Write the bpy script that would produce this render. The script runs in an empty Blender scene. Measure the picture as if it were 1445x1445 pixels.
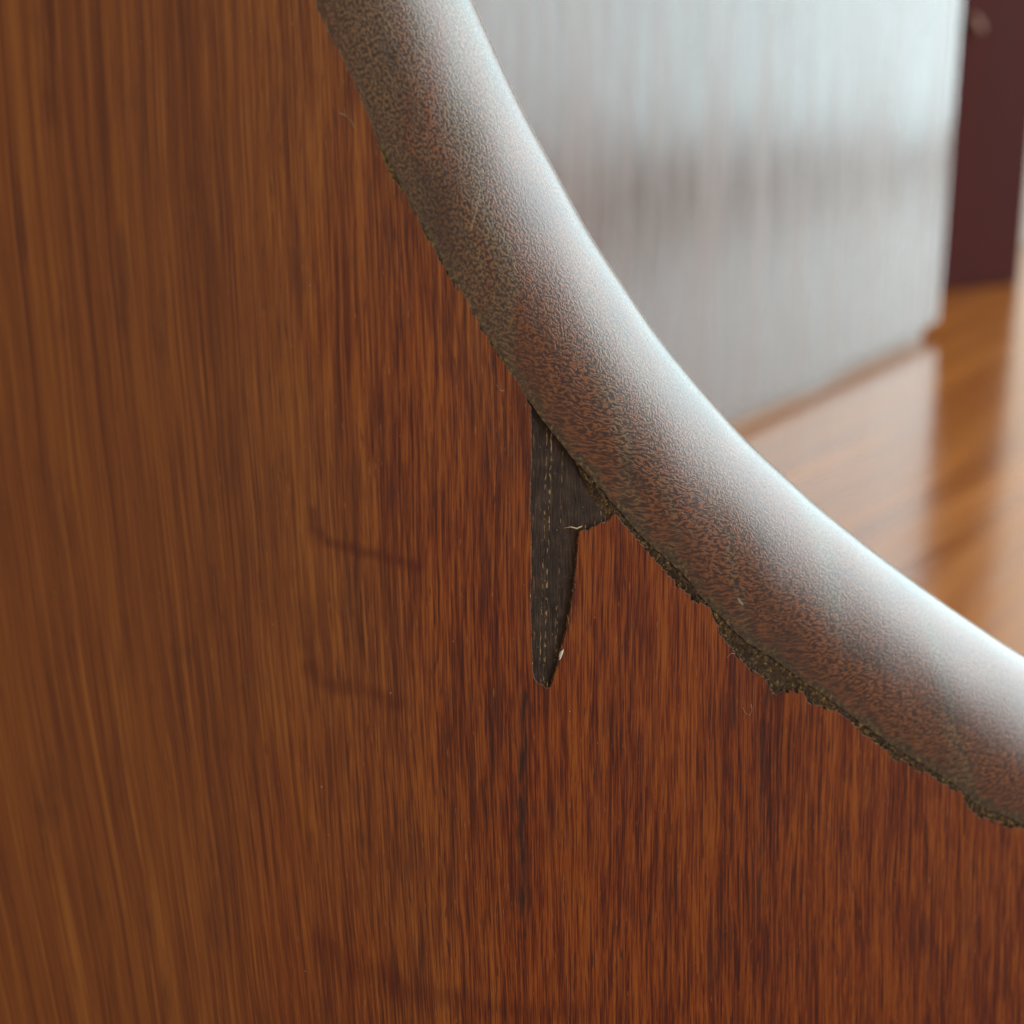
import bpy, bmesh, math, random
from mathutils import Vector, Matrix, noise
from mathutils.geometry import tessellate_polygon

random.seed(7)
sc = bpy.context.scene
col = sc.collection

# ---------------------------------------------------------------- camera
CAM_H = 0.16
PITCH = math.radians(17)
cam_d = bpy.data.cameras.new("camera")
cam = bpy.data.objects.new("camera", cam_d)
col.objects.link(cam)
cam.location = (0, 0, CAM_H)
cam.rotation_euler = (math.radians(90) - PITCH, 0, 0)
cam_d.sensor_width = 36
cam_d.lens = 36 * 2400 / 1445
cam_d.clip_start = 0.005
cam_d.clip_end = 50
cam_d.dof.use_dof = True
cam_d.dof.focus_distance = 0.2065
cam_d.dof.aperture_fstop = 19
sc.camera = cam

# ---------------------------------------------------------------- room light (soft, indoors)
w = bpy.data.worlds.new("World")
sc.world = w
w.use_nodes = True
bg = w.node_tree.nodes["Background"]
bg.inputs[0].default_value = (1.0, 0.93, 0.82, 1)
bg.inputs[1].default_value = 0.42

# the window of the room, to the right of and beyond the furniture
def area(name, loc, target, sx, sy, watts, colour):
    l = bpy.data.lights.new(name, 'AREA')
    l.shape = 'RECTANGLE'
    l.size, l.size_y, l.energy, l.color = sx, sy, watts, colour
    o = bpy.data.objects.new(name, l)
    col.objects.link(o)
    o.location = loc
    o.rotation_euler = (Vector(target) - Vector(loc)).to_track_quat('-Z', 'Y').to_euler()
    return o

area("window_light", (1.42, 0.50, 0.72), (0.0, 0.50, 0.72), 1.04, 1.50, 38, (0.84, 0.97, 1.0))
area("second_window_light", (1.42, 1.54, 0.72), (0.0, 1.05, 0.72), 0.96, 1.50, 28, (0.70, 0.94, 1.0))

sc.view_settings.view_transform = 'Standard'
sc.view_settings.look = 'None'
sc.view_settings.exposure = 0
sc.view_settings.gamma = 1

# ---------------------------------------------------------------- node helpers
class N:
    """small expression builder for a material's node tree"""
    def __init__(self, name):
        self.m = bpy.data.materials.new(name)
        self.m.use_nodes = True
        self.t = self.m.node_tree
        self.b = self.t.nodes["Principled BSDF"]
    def new(self, kind):
        return self.t.nodes.new(kind)
    def put(self, sock, v):
        if v is None: return
        if hasattr(v, 'is_output'): self.t.links.new(v, sock)
        elif isinstance(v, (tuple, list)) and len(v) == 3 and sock.type == 'RGBA': sock.default_value = (*v, 1)
        else: sock.default_value = v
    def math(self, op, a, b=None, c=None, clamp=False):
        n = self.new('ShaderNodeMath'); n.operation = op; n.use_clamp = clamp
        for i, v in enumerate((a, b, c)): self.put(n.inputs[i], v)
        return n.outputs[0]
    def add(self, a, b): return self.math('ADD', a, b)
    def sub(self, a, b): return self.math('SUBTRACT', a, b)
    def mul(self, a, b): return self.math('MULTIPLY', a, b)
    def maxi(self, a, b): return self.math('MAXIMUM', a, b)
    def mini(self, a, b): return self.math('MINIMUM', a, b)
    def ss(self, x, lo, hi, a=0.0, b=1.0):
        n = self.new('ShaderNodeMapRange'); n.interpolation_type = 'SMOOTHSTEP'
        for i, v in enumerate((x, lo, hi, a, b)): self.put(n.inputs[i], v)
        return n.outputs[0]
    def xyz(self, x, y, z):
        n = self.new('ShaderNodeCombineXYZ')
        for i, v in enumerate((x, y, z)): self.put(n.inputs[i], v)
        return n.outputs[0]
    def sep(self, v):
        n = self.new('ShaderNodeSeparateXYZ'); self.put(n.inputs[0], v)
        return n.outputs
    def noise(self, vec, scale=1.0, detail=2.0, rough=0.5, dist=0.0):
        n = self.new('ShaderNodeTexNoise')
        self.put(n.inputs['Vector'], vec)
        n.inputs['Scale'].default_value = scale
        n.inputs['Detail'].default_value = detail
        n.inputs['Roughness'].default_value = rough
        n.inputs['Distortion'].default_value = dist
        return n.outputs[0]
    def ramp(self, f, stops):
        n = self.new('ShaderNodeValToRGB'); self.put(n.inputs[0], f)
        e = n.color_ramp.elements
        while len(e) < len(stops): e.new(0.5)
        for k, (p, c) in zip(e, stops):
            k.position = p; k.color = (*c, 1)
        return n.outputs[0]
    def mix(self, f, a, b, mode='MIX'):
        n = self.new('ShaderNodeMix'); n.data_type = 'RGBA'; n.blend_type = mode
        self.put(n.inputs[0], f); self.put(n.inputs[6], a); self.put(n.inputs[7], b)
        return n.outputs[2]
    def coords_mm(self, what='Object'):
        n = self.new('ShaderNodeTexCoord'); m = self.new('ShaderNodeVectorMath'); m.operation = 'SCALE'
        self.t.links.new(n.outputs[what], m.inputs[0]); m.inputs[3].default_value = 1000.0
        return m.outputs[0]
    def uv(self):
        return self.new('ShaderNodeTexCoord').outputs['UV']
    def capsule(self, x, z, pts, r0):
        """smooth 0..1 mask round a polyline in the x, z plane"""
        best = None
        for (x0, z0), (x1, z1) in zip(pts, pts[1:]):
            dx, dz = x1 - x0, z1 - z0
            L2 = dx * dx + dz * dz
            px, pz = self.sub(x, x0), self.sub(z, z0)
            t = self.math('DIVIDE', self.add(self.mul(px, dx), self.mul(pz, dz)), L2, clamp=True)
            ex, ez = self.sub(px, self.mul(t, dx)), self.sub(pz, self.mul(t, dz))
            d = self.math('SQRT', self.add(self.mul(ex, ex), self.mul(ez, ez)))
            best = d if best is None else self.mini(best, d)
        return self.ss(best, r0, 0.0)
    def bump(self, h, dist, strength=1.0, normal=None):
        n = self.new('ShaderNodeBump')
        n.inputs['Strength'].default_value = strength
        n.inputs['Distance'].default_value = dist
        self.put(n.inputs['Height'], h); self.put(n.inputs['Normal'], normal)
        return n.outputs[0]
    def out(self, **kw):
        for k, v in kw.items():
            self.put(self.b.inputs[k.replace('_', ' ')], v)
        return self.m

# ---------------------------------------------------------------- materials
def mat_veneer():
    g = N("reddish_brown_veneer")
    P = g.coords_mm(); x, y, z = g.sep(P)
    xl = g.maxi(g.sub(12.0, x), 0.0)
    f = g.sub(g.mul(z, 0.0016), g.mul(g.mul(z, z), 1.0e-5))
    s = g.add(x, g.mul(xl, f))
    s = g.add(s, g.mul(g.sub(g.noise(g.xyz(g.mul(x, .045), 0, g.mul(z, .016)), 1, 2), .5), 2.4))
    z0 = z
    z = g.mul(z, g.ss(x, -46, 2, .34, 1.0))
    def st(fx, fz, off, detail=2.0, rough=.5):
        return g.noise(g.xyz(g.mul(s, fx), off, g.mul(z, fz)), 1, detail, rough)
    band = st(.16, .010, 3.1, 2.0)
    med = st(.80, .040, 9.3, 3.0, .6)
    mid2 = st(1.9, .085, 1.7, 2.0)
    fine = st(3.7, .12, 5.5, 2.0, .6)
    hair = g.ss(st(6.5, .30, 15.5, 2.0, .6), .30, .70)
    fine = g.ss(fine, .30, .70)
    z = z0
    lft = g.ss(x, -8.0, -44.0)
    longm = st(.85, .010, 27.0, 2.0, .5)
    m1 = g.add(g.mul(med, g.sub(1.0, lft)), g.mul(longm, lft))
    t = g.add(g.mul(band, .40), g.mul(m1, .52))
    t = g.add(t, g.mul(mid2, g.ss(x, -50, -5, .30, .42)))
    t = g.add(t, g.mul(fine, g.ss(x, -55, -5, .18, .42)))
    t = g.add(t, g.mul(hair, g.ss(x, -45, 0, .10, .29)))
    ctr = g.ss(x, -55, 0, .735, .985)
    t = g.ss(g.sub(t, ctr), g.ss(x, -50, 0, -.42, -.48), g.ss(x, -50, 0, .42, .48))
    gold = g.ramp(t, [(0, (.085, .024, .0095)), (.30, (.138, .037, .0105)), (.62, (.196, .056, .0125)), (1, (.29, .096, .019))])
    red = g.ramp(t, [(0, (.042, .0085, .0052)), (.32, (.110, .0185, .0050)), (.66, (.205, .0380, .0054)), (1, (.29, .072, .009))])
    mott = g.noise(g.xyz(g.mul(x, .055), 7.0, g.mul(z, .022)), 1, 3)
    fr = g.ss(g.add(g.add(x, g.mul(z, -.10)), g.mul(g.sub(mott, .5), 60.0)), -40.0, 14.0)
    c = g.mix(fr, gold, red)
    # dark open pores, short dashes along the grain
    por = g.noise(g.xyz(g.mul(s, 3.6), 21.0, g.mul(z, .26)), 1, 1.0)
    where = g.ss(g.noise(g.xyz(g.mul(s, .35), 31.0, g.mul(z, .02)), 1, 2), .36, .60)
    pm = g.mul(g.ss(por, .60, .67), where)
    pm = g.mul(pm, g.ss(x, -52, 4, .20, .85))
    c = g.mix(g.mul(pm, .85), c, (.034, .011, .010))
    # darker blotches of growth
    bl = g.ss(g.noise(g.xyz(g.mul(s, .30), 41.0, g.mul(z, .060)), 1, 4, .6), .52, .72)
    c = g.mix(g.mul(bl, .42), c, (.060, .016, .010))
    # pale mineral dashes
    lf = g.ss(g.noise(g.xyz(g.mul(s, 4.2), 51.0, g.mul(z, .45)), 1, 1.0), .715, .76)
    lf = g.mul(lf, g.ss(x, -50, -10, .15, .75))
    c = g.mix(g.mul(lf, .55), c, (.42, .20, .07))
    # scuffs that stained the finish
    wob = g.mul(g.sub(g.noise(P, .22, 2), .5), 1.3)
    xs, zs = g.add(x, wob), g.add(z, wob)
    k1 = g.capsule(xs, zs, [(-24.6, 1.0), (-24.4, -.9), (-22.9, -2.2), (-17.8, -3.9), (-11.8, -5.9)], 1.2)
    k2 = g.capsule(xs, zs, [(-25.2, -16.6), (-23.2, -18.6), (-19.2, -19.6), (-14.1, -21.7)], 1.6)
    k3 = g.capsule(xs, zs, [(-23.8, -48.2), (-20.9, -51.7), (-13.9, -55.8), (-1.5, -60.5), (10, -62.5)], 2.3)
    seam = g.capsule(g.add(x, g.mul(wob, .4)), z, [(1.9, -21.8), (1.15, -34.0), (1.5, -51.5)], 1.0)
    seam2 = g.capsule(g.add(x, g.mul(wob, .4)), z, [(35.8, -24.0), (35.0, -31.0), (34.9, -56.0)], .55)
    br = g.ss(g.noise(g.xyz(g.mul(x, 1.2), 0, g.mul(z, .25)), 1, 2), .30, .62)
    k = g.maxi(g.maxi(g.mul(k1, .56), g.mul(k2, .46)), g.mul(k3, .40))
    c = g.mix(g.mul(k, g.add(g.mul(br, .45), .55)), c, (.066, .0100, .005))
    k = g.maxi(g.mul(seam, .95), g.mul(seam2, .8))
    c = g.mix(g.mul(k, br), c, (.030, .012, .010))
    h = g.add(g.add(g.mul(fine, .5), g.mul(hair, .35)), g.mul(pm, -.25))
    nrm = g.bump(h, 0.00006, .45)
    rg = g.add(.44, g.mul(g.sub(med, .5), .22))
    return g.out(Base_Color=c, Roughness=rg, Normal=nrm, IOR=1.26)

def mat_raw_edge():
    g = N("torn_veneer_edge")
    P = g.coords_mm()
    n = g.noise(P, 2.6, 3, .65)
    c = g.ramp(n, [(.32, (.018, .008, .004)), (.52, (.075, .028, .009)), (.63, (.16, .075, .022)), (.74, (.46, .30, .12))])
    return g.out(Base_Color=c, Roughness=.8)

def mat_core():
    g = N("dark_core_board")
    P = g.coords_mm(); x, y, z = g.sep(P)
    a = g.noise(g.xyz(g.mul(x, 3.5), 0, g.mul(z, .35)), 1, 4, .65)
    b = g.noise(P, .45, 3, .6)
    c = g.ramp(g.add(g.mul(a, .6), g.mul(b, .4)), [(.32, (.020, .0120, .0095)), (.50, (.050, .0310, .0235)), (.68, (.095, .058, .038))])
    lx = g.sub(x, g.mul(z, .03))
    def pore_row(at, wd): return g.ss(g.math('ABSOLUTE', g.sub(lx, at)), wd, wd * .5)
    colm = g.maxi(g.maxi(pore_row(5.05, .16), g.mul(pore_row(4.45, .12), .8)), g.mul(pore_row(6.6, .09), .5))
    colm = g.maxi(colm, g.ss(g.noise(g.xyz(g.mul(x, 2.4), 2.2, g.mul(z, .02)), 1, 1), .66, .70))
    dash = g.ss(g.noise(g.xyz(g.mul(x, 5.0), 8.0, g.mul(z, 1.15)), 1, 1), .53, .60)
    c = g.mix(g.mul(g.mul(colm, dash), .85), c, (.40, .25, .10))
    sp = g.ss(g.noise(P, 3.2, 1), .74, .78)
    c = g.mix(g.mul(sp, .7), c, (.30, .20, .09))
    h = g.sub(g.noise(g.xyz(g.mul(x, 4.0), g.mul(y, 3.0), g.mul(z, .7)), 1, 4, .65), g.mul(g.mul(colm, dash), .3))
    return g.out(Base_Color=c, Roughness=.85, IOR=1.22, Normal=g.bump(h, 0.0002, .7))

def mat_moulding():
    g = N("fine_mottled_hardwood")
    u, v, _ = g.sep(g.uv())
    P = g.coords_mm(); x, y, z = g.sep(P)
    wx = g.mul(g.sub(g.noise(g.xyz(g.mul(u, .5), g.mul(v, .5), 2.0), 1, 2), .5), 1.1)
    wy = g.mul(g.sub(g.noise(g.xyz(g.mul(u, .5), g.mul(v, .5), 9.0), 1, 2), .5), 1.1)
    uu, vv = g.add(u, wx), g.add(v, wy)
    # end grain: small pale cells in a dark net
    n1 = g.noise(g.xyz(g.mul(uu, 2.65), g.mul(vv, 3.1), 0), 1, 1.0, .45)
    n2 = g.noise(g.xyz(g.mul(uu, 3.6), g.mul(vv, 4.2), 5), 1, 1.0, .5)
    # further down the edge is cut along the fibres: short scales lying level
    al = g.add(g.mul(uu, .80), g.mul(vv, .60)); ac = g.sub(g.mul(vv, .80), g.mul(uu, .60))
    n3 = g.noise(g.xyz(g.mul(al, 1.25), g.mul(ac, 3.4), 12), 1, 2.0, .5)
    n4 = g.noise(g.xyz(g.mul(al, .55), g.mul(ac, 3.8), 17), 1, 2.0, .55)
    wv = g.mul(g.sub(g.noise(g.xyz(g.mul(u, .12), g.mul(v, .2), 3), 1, 2), .5), 9.0)
    near = g.mul(g.ss(g.add(v, wv), 15.0, 5.0), g.ss(u, 70.0, 105.0, .05, .95))
    close = g.mul(g.ss(g.add(v, wv), 4.5, 1.0), g.ss(u, 85.0, 110.0, .10, .95))
    cell = g.add(g.mul(n1, .78), g.mul(n2, .22))
    cell = g.add(g.mul(cell, g.sub(1.0, near)), g.mul(n3, near))
    cell = g.add(g.mul(cell, g.sub(1.0, close)), g.mul(n4, close))
    net = g.ss(cell, .42, .61)
    # growth bands run straight down through the solid wood
    gx = g.add(g.add(x, g.mul(z, .22)), g.mul(g.sub(g.noise(P, .05, 2), .5), 14.0))
    ring = g.noise(g.xyz(g.mul(gx, .15), g.mul(y, .05), g.mul(z, .012)), 1, 3, .55)
    rb = g.ss(g.add(ring, g.ss(u, 60, 140, 0, .07)), .44, .57)
    tan = g.mix(rb, (.200, .098, .038), (.215, .062, .015))
    drk = g.mix(rb, (.036, .018, .011), (.040, .0115, .006))
    c = g.mix(net, drk, tan)
    dk = g.ss(g.noise(g.xyz(g.mul(u, .06), g.mul(v, .14), 30), 1, 4, .6), .48, .66)
    c = g.mix(g.mul(dk, .45), c, (.026, .013, .010), 'MIX')
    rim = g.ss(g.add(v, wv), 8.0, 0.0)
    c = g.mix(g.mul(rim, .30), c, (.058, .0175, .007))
    # old glue and dirt gathered at the joint
    jn = g.ss(g.add(v, g.mul(g.sub(g.noise(g.xyz(g.mul(u, .55), g.mul(v, .55), 40), 1, 4, .6), .5), g.ss(u, 60, 110, 1.6, 4.5))), g.ss(u, 60, 110, .8, 1.7), .0)
    jc = g.ramp(g.noise(P, 1.6, 4, .65), [(.38, (.016, .009, .005)), (.52, (.055, .031, .012)), (.68, (.20, .125, .028))])
    c = g.mix(g.mul(jn, .85), c, jc)
    pit = g.ss(g.noise(g.xyz(g.mul(u, 1.9), g.mul(v, 2.3), 60), 1, 1), .66, .73)
    rip = g.noise(g.xyz(g.mul(uu, .70), g.mul(vv, 3.0), 70), 1, 2, .5)
    rp = g.ss(v, 9.0, 17.0)
    h = g.add(g.mul(net, g.ss(v, 10.0, 18.0, .32, .25)), g.mul(n2, .25))
    h = g.add(h, g.mul(rip, g.mul(rp, .9)))
    h = g.sub(h, g.mul(pit, g.mul(rp, .7)))
    nrm = g.bump(h, 0.00008, .38)
    sc1 = g.capsule(x, z, [(-3.55, 37.6), (-4.2, 35.2), (-5.1, 32.6)], .16)
    sc2 = g.capsule(x, z, [(31.3, -12.3), (31.9, -13.0)], .24)
    c = g.mix(g.maxi(g.mul(sc1, .28), g.mul(sc2, .6)), c, (.45, .36, .24))
    # satin lacquer: a tight lobe over the wood
    g.out(Base_Color=c, Roughness=.6, Normal=nrm)
    g.b.inputs['Specular IOR Level'].default_value = 0.0
    gl = g.new('ShaderNodeBsdfGlossy'); gl.distribution = 'BECKMANN'
    g.put(gl.inputs['Color'], (1, 1, 1)); g.put(gl.inputs['Roughness'], .315); g.put(gl.inputs['Normal'], nrm)
    fr = g.new('ShaderNodeFresnel'); fr.inputs['IOR'].default_value = 1.56; g.put(fr.inputs['Normal'], nrm)
    mx = g.new('ShaderNodeMixShader')
    g.put(mx.inputs[0], fr.outputs[0]); g.put(mx.inputs[1], g.b.outputs[0]); g.put(mx.inputs[2], gl.outputs[0])
    g.put(g.t.nodes['Material Output'].inputs['Surface'], mx.outputs[0])
    return g.m

def mat_glue():
    g = N("olive_brown_glue")
    P = g.coords_mm()
    n = g.noise(P, 1.9, 5, .7)
    lo = g.ramp(n, [(.34, (.018, .0100, .006)), (.47, (.058, .032, .0155)), (.58, (.112, .061, .024)), (.66, (.36, .23, .07))])
    hi = g.ramp(n, [(.32, (.040, .020, .008)), (.50, (.165, .095, .018)), (.68, (.34, .21, .05))])
    c = g.mix(g.ss(g.sep(P)[2], 8.0, 24.0), lo, hi)
    return g.out(Base_Color=c, Roughness=.8, IOR=1.3, Normal=g.bump(g.noise(P, 4.0, 4, .7), .0002, .8))

def mat_plain(name, c, rough, var=.15, scale=2.0):
    g = N(name)
    n = g.noise(g.coords_mm(), scale, 3, .6)
    cc = g.ramp(n, [(.3, tuple(k * (1 - var) for k in c)), (.7, tuple(min(1, k * (1 + var)) for k in c))])
    return g.out(Base_Color=cc, Roughness=rough)

def mat_varnished(name, lo, hi, rough, fx, fz, bump_d, axis='z', coat=.0, ior=1.5):
    """varnished board: streaks along one axis, slight ripple in the finish"""
    g = N(name)
    P = g.coords_mm(); x, y, z = g.sep(P)
    a, l = (x, z) if axis == 'z' else (y, x)
    a = g.add(a, g.mul(g.sub(g.noise(g.xyz(g.mul(a, .01), 3, g.mul(l, .006)), 1, 2), .5), 16.0))
    n = g.noise(g.xyz(g.mul(a, fx), 0, g.mul(l, fz)), 1, 4, .6)
    n2 = g.noise(g.xyz(g.mul(a, fx * 5), 6, g.mul(l, fz * 4)), 1, 3, .6)
    c = g.ramp(g.add(g.mul(n, .7), g.mul(n2, .3)), [(.33, lo), (.67, hi)])
    n3 = g.noise(g.xyz(g.mul(a, fx * 1.4), 14, g.mul(l, fx * .2)), 1, 2, .5)
    h = g.add(n2, g.add(g.mul(n, 1.0), g.mul(n3, 2.2)))
    rg = g.ss(n, .3, .7, rough * .8, rough * 1.25)
    return g.out(Base_Color=c, Roughness=rg, Normal=g.bump(h, bump_d, 1.0), IOR=ior,
                 Coat_Weight=coat, Coat_Roughness=rough * .8, Coat_IOR=1.5)

M = dict(veneer=mat_veneer(), raw=mat_raw_edge(), core=mat_core(), moulding=mat_moulding(), glue=mat_glue(),
         paint=mat_plain("old_white_paint", (.70, .66, .55), .5),
         splinter=mat_plain("pale_splinter", (.52, .34, .15), .7),
         torn=mat_plain("torn_brown_fibre", (.21, .095, .030), .8, .5, 1.6),
         gold=mat_plain("dry_glue_fibre", (.27, .165, .045), .8, .5, 1.5),
         hair=mat_plain("pale_hair", (.50, .38, .26), .5),
         panel=mat_varnished("glossy_brown_panel", (.062, .026, .016), (.130, .055, .033), .24, .11, .006, .00024, coat=0.0, ior=1.42),
         band=mat_varnished("panel_edge_finish", (.12, .055, .03), (.20, .10, .06), .22, .2, .01, .00005, coat=1.0),
         plinth=mat_varnished("dark_plinth_finish", (.10, .055, .035), (.16, .09, .06), .4, .2, .01, .00005, axis='x'),
         post=mat_varnished("dark_maroon_stain", (.043, .0110, .0100), (.058, .0155, .0135), .6, .05, .004, .00003, ior=1.09),
         top=mat_varnished("orange_brown_varnish", (.30, .078, .008), (.64, .215, .026), .20, .085, .004, .00009, axis='x', coat=1.0),
         peg=mat_plain("worn_copper_brown", (.20, .085, .048), .45, .2, .3))

# ---------------------------------------------------------------- object helpers
def empty(name, mat, label, cat):
    o = bpy.data.objects.new(name, None)
    col.objects.link(o)
    o.matrix_world = mat
    o.empty_display_size = .02
    o['label'] = label; o['category'] = cat
    return o

def mesh_obj(name, bm, mats, parent=None, smooth=False, label=None):
    me = bpy.data.meshes.new(name)
    bm.to_mesh(me); bm.free()
    for m in (mats if isinstance(mats, (list, tuple)) else [mats]): me.materials.append(m)
    if smooth:
        for p in me.polygons: p.use_smooth = True
    o = bpy.data.objects.new(name, me)
    col.objects.link(o)
    if parent is not None: o.parent = parent
    if label: o['label'] = label
    return o

def box_bm(x0, x1, y0, y1, z0, z1, bev=0.0, seg=3):
    bm = bmesh.new()
    vs = [bm.verts.new((x, y, z)) for z in (z0, z1) for y in (y0, y1) for x in (x0, x1)]
    for f in ((0, 2, 3, 1), (4, 5, 7, 6), (0, 1, 5, 4), (2, 6, 7, 3), (0, 4, 6, 2), (1, 3, 7, 5)):
        bm.faces.new([vs[i] for i in f])
    if bev:
        bmesh.ops.bevel(bm, geom=bm.edges[:], offset=bev, segments=seg, affect='EDGES', profile=.6)
    return bm

def tube_bm(pts, radii, sides=6, bm=None):
    bm = bm or bmesh.new()
    rings = []
    for i, p in enumerate(pts):
        p = Vector(p)
        d = (Vector(pts[min(i + 1, len(pts) - 1)]) - Vector(pts[max(i - 1, 0)])).normalized()
        a = d.orthogonal().normalized(); b = d.cross(a)
        rings.append([bm.verts.new(p + radii[i] * (math.cos(t) * a + math.sin(t) * b))
                      for t in (2 * math.pi * k / sides for k in range(sides))])
    for r, q in zip(rings, rings[1:]):
        for k in range(sides):
            bm.faces.new((r[k], r[(k + 1) % sides], q[(k + 1) % sides], q[k]))
    bm.faces.new(rings[0][::-1]); bm.faces.new(rings[-1])
    return bm

def fill(bm, verts, poly, flip=False):
    """fills a concave outline with triangles that all face the same way"""
    for t in tessellate_polygon([[Vector((x, z, 0)) for x, z in poly]]):
        a, b, c = (Vector(poly[k]) for k in t)
        if len(set(t)) < 3 or abs((b - a).cross(c - a)) < 1e-12: continue
        ccw = (b - a).cross(c - a) > 0
        t = t if ccw != flip else t[::-1]
        try: bm.faces.new([verts[k] for k in t])
        except ValueError: pass

# ================================================================ table top (the surface everything stands on)
# local x runs along the grain, which is parallel to the glossy panel
K = CAM_H / .13
A = Vector((.0703, .5157, 0)) * K
B = Vector((.1674, .6633, 0)) * K
PD = Vector((.0971, .1476, 0)).normalized()          # direction of the glossy panel in plan
ang = math.atan2(PD.y, PD.x)
bm = bmesh.new()
yB = (B.y * PD.x - B.x * PD.y)          # the panel's line in these axes
out = [(-.30, yB - .26), (1.60, yB - .26), (1.60, yB + .60), (-.30, yB + .60)]
lo = [bm.verts.new((x, y, -.03)) for x, y in out]
hi = [bm.verts.new((x, y, 0)) for x, y in out]
bm.faces.new(hi); bm.faces.new(lo[::-1])
for i in range(4):
    j = (i + 1) % 4
    bm.faces.new((lo[i], lo[j], hi[j], hi[i]))
top = mesh_obj("table_top", bm, M['top'])
top.rotation_euler = (0, 0, ang)
top['kind'] = 'structure'

# ================================================================ glossy upright panel behind
gp = empty("upright_panel", Matrix.Translation(B) @ Matrix.Rotation(ang, 4, 'Z'),
           "pale glossy wood panel behind the curved edge, mirroring a bright window", "panel")
# local x: 0 at the right-hand end, negative to the left; y: 0 at the front face
mesh_obj("board", box_bm(-.62, -.0045, 0, .018, .0062, .42, .0006, 2), M['panel'], gp)
mesh_obj("plinth", box_bm(-.60, -.006, .0045, .0165, .0003, .0062), M['plinth'], gp)
bmE = box_bm(-.0045, .0015, -.0006, .0186, .0063, .42, .0022, 4)
mesh_obj("edge_band", bmE, M['band'], gp, True)

# ================================================================ dark post
pp = Vector((.2333, .7878, 0)) * K
pl = Vector((.1977, .7701, 0)) * K
pd = (pp - pl).normalized()
post = empty("dark_post", Matrix.Translation(pp) @ Matrix.Rotation(math.atan2(pd.y, pd.x), 4, 'Z'),
             "dark maroon wooden upright standing beyond the pale panel at the right", "post")
mesh_obj("shaft", box_bm(-.085, .0045, 0, .04, .0002, .55, .0012, 3), M['post'], post)

bm = bmesh.new()
rr = [(0, .0045), (.003, .0052), (.009, .0050), (.012, .0040), (.0135, .0020), (.0138, .0002)]
tube_bm([(-.0475 + d * .25, -d * .5, .1475 - d * .55) for d, r in rr], [r * .6 for d, r in rr], 14, bm)
mesh_obj("peg", bm, M['peg'], post, True, label="small worn copper-coloured peg")

# ================================================================ pale board at the right border
pb = empty("pale_board", Matrix.Translation((.36, 1.13, 0)) @ Matrix.Rotation(math.radians(14), 4, 'Z'),
           "pale greyish board just seen right of the dark upright", "board")
mesh_obj("board_face", box_bm(-.32, .10, 0, .02, .0002, .7, .001, 2),
         mat_plain("pale_grey_paint", (.60, .55, .48), .5, .06, .02), pb)

# ================================================================ near panel with the curved, lipped edge
Xv = Vector((0.91268269, 0.40076156, -0.08000301))
Zv = Vector((0.0, 0.19576484, 0.98065087))
nv = Vector((0.40866895, -0.89502307, 0.17867118))
Yv = -nv
O = Vector((0, 0.19126095, CAM_H - .13 + 0.07152566))
Mx = Matrix(((Xv.x, Yv.x, Zv.x, O.x), (Xv.y, Yv.y, Zv.y, O.y), (Xv.z, Yv.z, Zv.z, O.z), (0, 0, 0, 1)))
near = empty("veneered_panel", Mx, "red-brown veneered panel with a chipped, concave rounded edge", "panel")
def zb(x): return -(O.z + Xv.z * x / 1000) / Zv.z * 1000 + 3.9      # where the panel meets the table, mm

# inner line of the lipping (mm, in the panel's plane): top left to bottom right
inner = [(-25.83, 62.67), (-24.11, 58.59), (-22.31, 54.61), (-20.44, 50.68), (-18.49, 46.79), (-16.47, 42.95), (-14.39, 39.14),
         (-12.24, 35.36), (-10.01, 31.62), (-7.7, 27.92), (-5.32, 24.25), (-2.86, 20.64), (-0.32, 17.09), (2.31, 13.6), (5.03, 10.18),
         (7.83, 6.84), (10.72, 3.58), (13.69, 0.4), (16.75, -2.7), (19.89, -5.71), (23.1, -8.64), (26.39, -11.48), (29.74, -14.25),
         (33.16, -16.94), (36.63, -19.57), (40.14, -22.13), (43.7, -24.64), (47.3, -27.11), (50.92, -29.53), (54.57, -31.91),
         (58.24, -34.26), (61.93, -36.58), (65.64, -38.85), (69.38, -41.08), (73.15, -43.26), (76.95, -45.35), (80.81, -47.35),
         (84.74, -49.22), (88.77, -50.91), (92.93, -52.37)]
inner = [(-39.0, 99.0), (-35.6, 88.4), (-32.1, 78.4), (-29.1, 70.6)] + inner + [(97.3, -53.7), (102.0, -54.9), (107.0, -55.9), (112.0, -56.6)]

def cr(p0, p1, p2, p3, t):
    return .5 * ((2 * p1) + (-p0 + p2) * t + (2 * p0 - 5 * p1 + 4 * p2 - p3) * t * t + (-p0 + 3 * p1 - 3 * p2 + p3) * t ** 3)
pts = [Vector((x, z)) for x, z in inner]
fine = []
for i in range(len(pts) - 1):
    for k in range(12):
        fine.append(cr(pts[max(i - 1, 0)], pts[i], pts[i + 1], pts[min(i + 2, len(pts) - 1)], k / 12))
fine.append(pts[-1])
for _ in range(6):     # take the facets out
    fine = [fine[0]] + [(fine[i - 1] + 2 * fine[i] + fine[i + 1]) / 4 for i in range(1, len(fine) - 1)] + [fine[-1]]
def sst(x, a, b):
    t = min(1, max(0, (x - a) / (b - a))); return t * t * (3 - 2 * t)
fine = [p - Vector((.62, .78)) * .20 for p in fine]
DZ = [(-60, -.1), (0, -.35), (3.9, -.55), (7.2, -.45), (11, -.1), (14.8, -.15), (16.7, -.34), (22.5, .1), (27.9, -.82), (32.5, -1.35), (37.8, -.7), (44.5, -.6),
      (51, -.75), (56, -1.05), (61, -.85), (65.7, -.85), (70.6, -1.75), (77.7, -1.0), (95, -.8), (120, -.6)]
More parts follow.
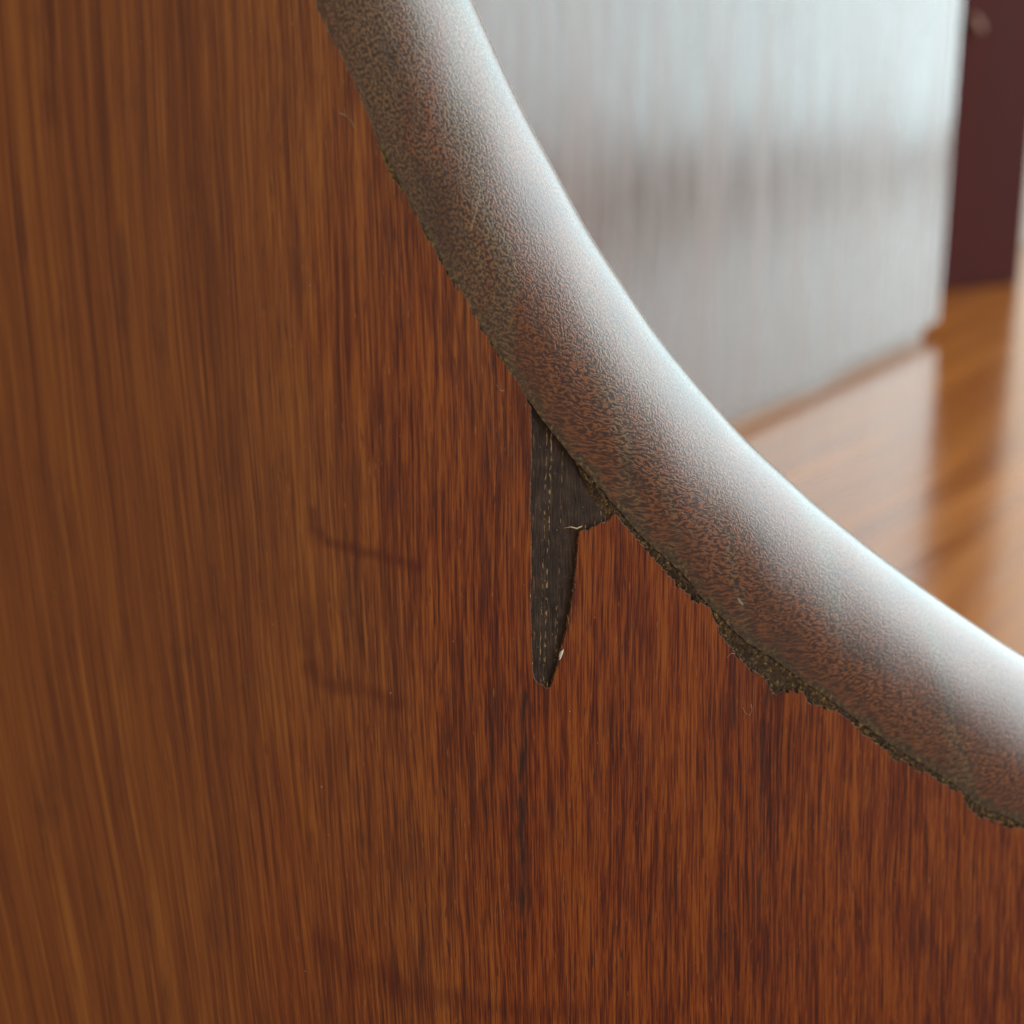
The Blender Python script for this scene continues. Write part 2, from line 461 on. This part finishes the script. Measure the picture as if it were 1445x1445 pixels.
def table(t, x):
    for (a, b), (c, d) in zip(t, t[1:]):
        if a <= x <= c: return b + (d - b) * sst(x, a, c)
    return t[0][1] if x < t[0][0] else t[-1][1]
arc = [0.0]
for a, b in zip(fine, fine[1:]): arc.append(arc[-1] + (b - a).length)

# ---- lipping: half-ellipse section swept along the curve
WID, THK = 21.8, 10.0
bm = bmesh.new()
uvl = bm.loops.layers.uv.new("UVMap")
NT = 44
rings = []
for i, p in enumerate(fine):
    t = (fine[min(i + 1, len(fine) - 1)] - fine[max(i - 1, 0)]).normalized()
    e = Vector((-t.y, t.x))
    if e.x + e.y < 0: e = -e
    jit = .16 * noise.noise(Vector((arc[i] * .8, 0, 0))) + .10 * noise.noise(Vector((arc[i] * 2.9, 5, 0)))
    ring = []; v = 0.0; prev = None
    for k in range(NT + 1):
        th = math.pi / 2 - math.pi * k / NT
        du = WID * math.cos(th)
        if k == NT: du += jit
        if k < NT: du += (jit + (table(DZ, p.x) + .2) * .8) * (1 - sst(du, 0, 7.0))
        dy = THK - THK * math.sin(th)
        q = (du, dy)
        if prev: v += math.hypot(q[0] - prev[0], q[1] - prev[1])
        prev = q
        lump = .10 * noise.noise(Vector((arc[i] * .10, v * .12, 3)))
        r = p + e * (du + lump * math.cos(th))
        ring.append((bm.verts.new((r.x / 1000, (dy + .035 - lump * math.sin(th) * sst(v, 1.0, 6.0)) / 1000, r.y / 1000)), v))
    rings.append(ring)
for i in range(len(rings) - 1):
    for k in range(NT):
        q = [(i, k), (i + 1, k), (i + 1, k + 1), (i, k + 1)]
        f = bm.faces.new([rings[a][b][0] for a, b in q])
        for lp, (a, b) in zip(f.loops, q): lp[uvl].uv = (arc[a], rings[a][b][1])
for i in range(len(rings) - 1):          # the wall glued to the board
    a0, a1, b0, b1 = rings[i][0][0].co, rings[i][NT][0].co, rings[i + 1][0][0].co, rings[i + 1][NT][0].co
    bm.faces.new([bm.verts.new(q) for q in (a0, a1, b1, b0)])
for rg, fl in ((rings[0], False), (rings[-1], True)):
    vs = [bm.verts.new(r[0].co) for r in rg]
    bm.faces.new(vs[::-1] if fl else vs)
mesh_obj("rounded_lipping", bm, M['moulding'], near, True)

# ---- outline of the veneer: torn, stepped fibre ends along the lipping, and a missing splinter
up = [(-39.3, 99.0), (-35.9, 88.4), (-32.4, 78.4), (-29.4, 70.6), (-26.2, 62.6), (-23.34, 56.13), (-20.81, 51.17), (-18.6, 46.9), (-16.35, 41.6), (-15.75, 39.4),
      (-14.6, 37.8), (-13.2, 36.4), (-10.3, 30.8), (-7.5, 26.5), (-6.3, 25.3), (-3.75, 20.9), (1.0, 14.4), (2.25, 12.9)]
lowr0 = [(14.83, -1.75), (15.61, -2.84), (19.27, -6.75), (23.72, -11.2), (27.3, -13.3), (28.15, -15.4), (28.79, -17.0), (30.89, -19.1), (33.44, -21.6),
        (35.68, -22.9), (36.57, -25.1), (38.8, -24.5), (41.4, -25.0), (42.19, -26.4), (46.73, -28.1), (50.37, -31.1), (55.57, -34.9), (60.75, -37.6),
        (63.75, -39.5), (67.13, -41.1), (68.17, -43.4), (71.13, -45.2), (77.99, -47.6), (85.07, -50.0), (94.35, -53.6), (102, -55.6), (112, -57.3)]
lowr = [(x, z + .22) for x, z in lowr0]
chip = [(2.51, 12.4), (2.58, 9.8), (2.62, 6.8), (2.50, 3.4), (2.43, 0.1), (2.56, -3.2), (2.60, -6.6), (2.52, -10.0), (2.56, -13.4), (2.68, -16.8), (2.78, -19.4),
        (3.10, -20.2), (3.5, -20.75), (4.1, -20.9), (4.6, -21.4), (5.0, -21.2), (5.45, -20.2), (5.75, -19.2), (6.2, -17.4), (6.67, -15.9), (7.2, -14.0), (7.6, -12.1),
        (8.0, -9.5), (8.34, -7.0), (8.55, -4.6), (8.75, -2.7), (9.3, -2.45), (9.9, -2.55), (10.5, -2.25), (11.1, -2.05), (11.6, -1.75), (12.2, -1.7), (12.7, -1.45),
        (13.1, -1.05), (13.7, -0.72), (14.2, -1.1)]
def lerp_line(line, x):
    for (x0, z0), (x1, z1) in zip(line, line[1:]):
        if x0 <= x <= x1: return z0 + (z1 - z0) * (x - x0) / max(x1 - x0, 1e-9)
    return line[-1][1]
def fibres(line, amp, wmin, wmax):
    res = []; x = line[0][0]; xe = line[-1][0]
    while x < xe:
        wd = random.uniform(wmin, wmax); x1 = min(x + wd, xe)
        off = amp * random.random() ** 2.2
        slope = random.uniform(.25, .9)
        za, zc = lerp_line(line, x + 1e-4), lerp_line(line, x1 - 1e-4)
        m = (za + zc) / 2
        res.append((x + .012, m + (za - m) * slope - off))
        if wd > .5: res.append(((x + x1) / 2, m - off + random.uniform(-.07, .05)))
        res.append((x1 - .012, m + (zc - m) * slope - off))
        x = x1
    return res
up = [(x + .34, z + .20) for x, z in up[:-1]] + up[-1:]
o_up = fibres(up, .62, .12, .42)
o_low = fibres(lowr, .62, .22, .85)
o_chip = []
for (x0, z0), (x1, z1) in zip(chip, chip[1:]):
    n = max(2, int(math.hypot(x1 - x0, z1 - z0) / .22))
    for k in range(n):
        t = k / n
        o_chip.append((x0 + (x1 - x0) * t + random.uniform(-.055, .055), z0 + (z1 - z0) * t + random.uniform(-.05, .05)))
XL, XR = -125.0, 112.0
edge = o_up + o_chip + o_low
nedge = len(edge)
outline = edge + [(XR, zb(XR)), (XL, zb(XL)), (XL, 99.0)]

# ---- veneer sheet with a chamfered, torn rim
VT = .40      # thickness, mm
def offset(poly, d):
    res = []; n = len(poly)
    for i in range(n):
        a, b, c = Vector(poly[i - 1]), Vector(poly[i]), Vector(poly[(i + 1) % n])
        t1 = (b - a).normalized(); t2 = (c - b).normalized()
        nn = Vector((t1.y, -t1.x)) + Vector((t2.y, -t2.x))       # inward for a clockwise outline
        nn = nn.normalized() if nn.length > 1e-6 else Vector((t1.y, -t1.x))
        res.append((b.x + nn.x * d, b.y + nn.y * d))
    return res
bm = bmesh.new()
inn = offset(outline, .12)
v0 = [bm.verts.new((x / 1000, 0, z / 1000)) for x, z in inn]
v1 = [bm.verts.new((x / 1000, .00011, z / 1000)) for x, z in outline]
v2 = [bm.verts.new((x / 1000, VT / 1000, z / 1000)) for x, z in outline]
fill(bm, v0, inn)
n = len(outline)
for i in range(n):
    j = (i + 1) % n
    for a, b in ((v0, v1), (v1, v2)):
        f = bm.faces.new((a[i], b[i], b[j], a[j])); f.material_index = 1
mesh_obj("veneer_sheet", bm, [M['veneer'], M['raw']], near)

# ---- core board under the veneer
cb = [(p.x, p.y) for p in fine]
cout = cb + [(XR, zb(XR)), (XL, zb(XL)), (XL, 99.0)]
bm = bmesh.new()
f0 = [bm.verts.new((x / 1000, (VT + .012) / 1000, z / 1000)) for x, z in cout]
f1 = [bm.verts.new((x / 1000, .0198, z / 1000)) for x, z in cout]
fill(bm, f0, cout); fill(bm, f1, cout, True)
for i in range(len(cout)):
    j = (i + 1) % len(cout)
    bm.faces.new((f0[j], f0[i], f1[i], f1[j]))
mesh_obj("core_board", bm, M['core'], near, label="dark core board laid bare where the veneer has chipped off")

# ---- bead of old glue in the joint
bm = bmesh.new()
rows = []
for i, p in enumerate(fine):
    if p.x > 104 or p.y > 80: continue
    t = (fine[min(i + 1, len(fine) - 1)] - fine[max(i - 1, 0)]).normalized()
    e = Vector((-t.y, t.x))
    if e.x + e.y < 0: e = -e
    for sub in range(2):
        s = arc[i] + sub * .5 * ((arc[i + 1] - arc[i]) if i + 1 < len(arc) else 0)
        q = p + t * (s - arc[i])
        wleft = .55 - .35 * sst(p.x, 1.5, 3.0) + 1.5 * sst(p.x, 8.0, 12.5) + 1.3 * sst(p.x, 22, 28)
        row = []
        j = (table(DZ, p.x) + .2) * .8
        for k in range(9):
            d = -wleft + (wleft + j + .55) * k / 8
            nz = noise.noise(Vector((s * 1.7, d * 2.2, 1))) * .5 + noise.noise(Vector((s * 4.3, d * 5, 7))) * .35
            yy = VT + .03 - sst(k, 0, 2) * (.10 + .22 * nz) - sst(d, j - 1.1, j - .4) * (.20 + .16 * nz)
            if k == 8: yy = .30
            r = q + e * (d + .16 * nz)
            row.append(bm.verts.new((r.x / 1000, max(yy, .012) / 1000, r.y / 1000)))
        rows.append(row)
for a, b in zip(rows, rows[1:]):
    for k in range(8): bm.faces.new((a[k], b[k], b[k + 1], a[k + 1]))
mesh_obj("glue_line", bm, M['glue'], near, True)

# ---- frayed fibre ends sticking out of the glue (too many and too small to count)
bm = bmesh.new()
cand = o_up + o_low * 2
for _ in range(620):
    x, z = random.choice(cand)
    if z > 70 or x > 95: continue
    big = x > 22
    L = random.uniform(.25, .75) * (1.25 if big else .7)
    a0 = math.radians(random.uniform(20, 110))
    y0 = random.uniform(.15, .5)
    pA = Vector((x / 1000, y0 / 1000, z / 1000))
    pC = pA + Vector((math.cos(a0) * L, random.uniform(-.35, -.05), math.sin(a0) * L)) / 1000
    pB = (pA + pC) / 2 + Vector((random.uniform(-.1, .1), -.08, random.uniform(-.1, .1))) / 1000
    r = random.uniform(.03, .065) / 1000
    tube_bm([pA, pB, pC], [r, r * .8, r * .25], 4, bm)
for k, f in enumerate(bm.faces): f.material_index = (k // 10) % 2
fo = mesh_obj("frayed_fibres", bm, [M['glue'], M['gold']], near)
fo['kind'] = 'stuff'

# ---- splinter, paint fleck and stray hairs on the face
bm = tube_bm([(.00700, .00022, -.00222), (.00775, .00005, -.00212), (.00850, .00008, -.00235), (.00925, .00012, -.00210)],
             [.00002, .00008, .00011, .00009], 5)
mesh_obj("splinter", bm, M['splinter'], near, label="pale splinter jutting over the chip")
bm = tube_bm([(.00600, .0005, -.01880), (.00622, .0002, -.01820), (.00655, .00012, -.01725), (.00688, .0002, -.01650), (.00700, .0004, -.01590)],
             [.00003, .00021, .00023, .00014, .00003], 7)
mesh_obj("paint_fleck", bm, M['paint'], near, True, label="small white fleck at the lower end of the chip")
for P_ in ([(-20.9, 44.95), (-20.2, 44.75), (-19.5, 44.2), (-19.1, 43.4)], [(32.0, -26.2), (32.4, -27.0), (33.1, -27.3), (33.4, -26.6), (33.2, -25.9)],
           [(29.6, -19.6), (30.2, -19.1), (30.8, -19.2)], [(-2.0, 14.9), (-1.4, 14.2), (-1.0, 14.3)]):
    bm = tube_bm([(x / 1000, -.00006 - .00003 * (i % 2), z / 1000) for i, (x, z) in enumerate(P_)], [.000022] * len(P_), 5)
    mesh_obj("stray_hair", bm, M['hair'], near)

# ---- dust on the varnish
bm = bmesh.new()
for _ in range(70):
    x, z = random.uniform(-55, 72), random.uniform(-66, 58)
    if z > lerp_line(up + lowr, x) - 2 if x > -39 else False: continue
    r = random.uniform(.02, .055) / 1000
    m = Matrix.Translation((x / 1000, -r * .4, z / 1000)) @ Matrix.Diagonal((random.uniform(.6, 1.6), .6, random.uniform(.6, 1.6), 1))
    bmesh.ops.create_icosphere(bm, subdivisions=1, radius=r, matrix=m)
du = mesh_obj("dust", bm, M['hair'], near)
du['kind'] = 'stuff'

# ---- slivers of torn veneer round the chip, lying with the grain
def sliver(x, z, L, w, lean, y):
    bm = tube_bm([(x / 1000, y / 1000, (z + L * .5) / 1000), ((x + lean * .4) / 1000, (y - .05) / 1000, (z + L * .1) / 1000), ((x + lean) / 1000, (y + .05) / 1000, (z - L * .5) / 1000)],
                 [w * .25 / 1000, w / 1000, w * .3 / 1000], 5)
    mesh_obj("splinter", bm, M['torn'], near)
for x, z, L, lean in [(2.75, 8.2, 1.8, .05), (2.7, 4.4, 1.1, .08), (2.72, -1.2, 1.5, -.04), (2.8, -8.8, 2.1, .06), (2.85, -14.9, 1.2, .05), (8.2, -9.4, 1.4, .12), (7.3, -13.6, 1.7, .18),
                      (6.5, -16.9, 1.2, .2), (9.6, -2.3, .7, .05), (10.9, -1.9, .8, -.06), (12.3, -1.4, .9, .05), (13.5, -.6, .8, .1), (3.7, -20.6, .8, .1), (4.6, -21.1, .9, -.05)]:
    sliver(x + .05, z, L, random.uniform(.07, .14), lean, .08)
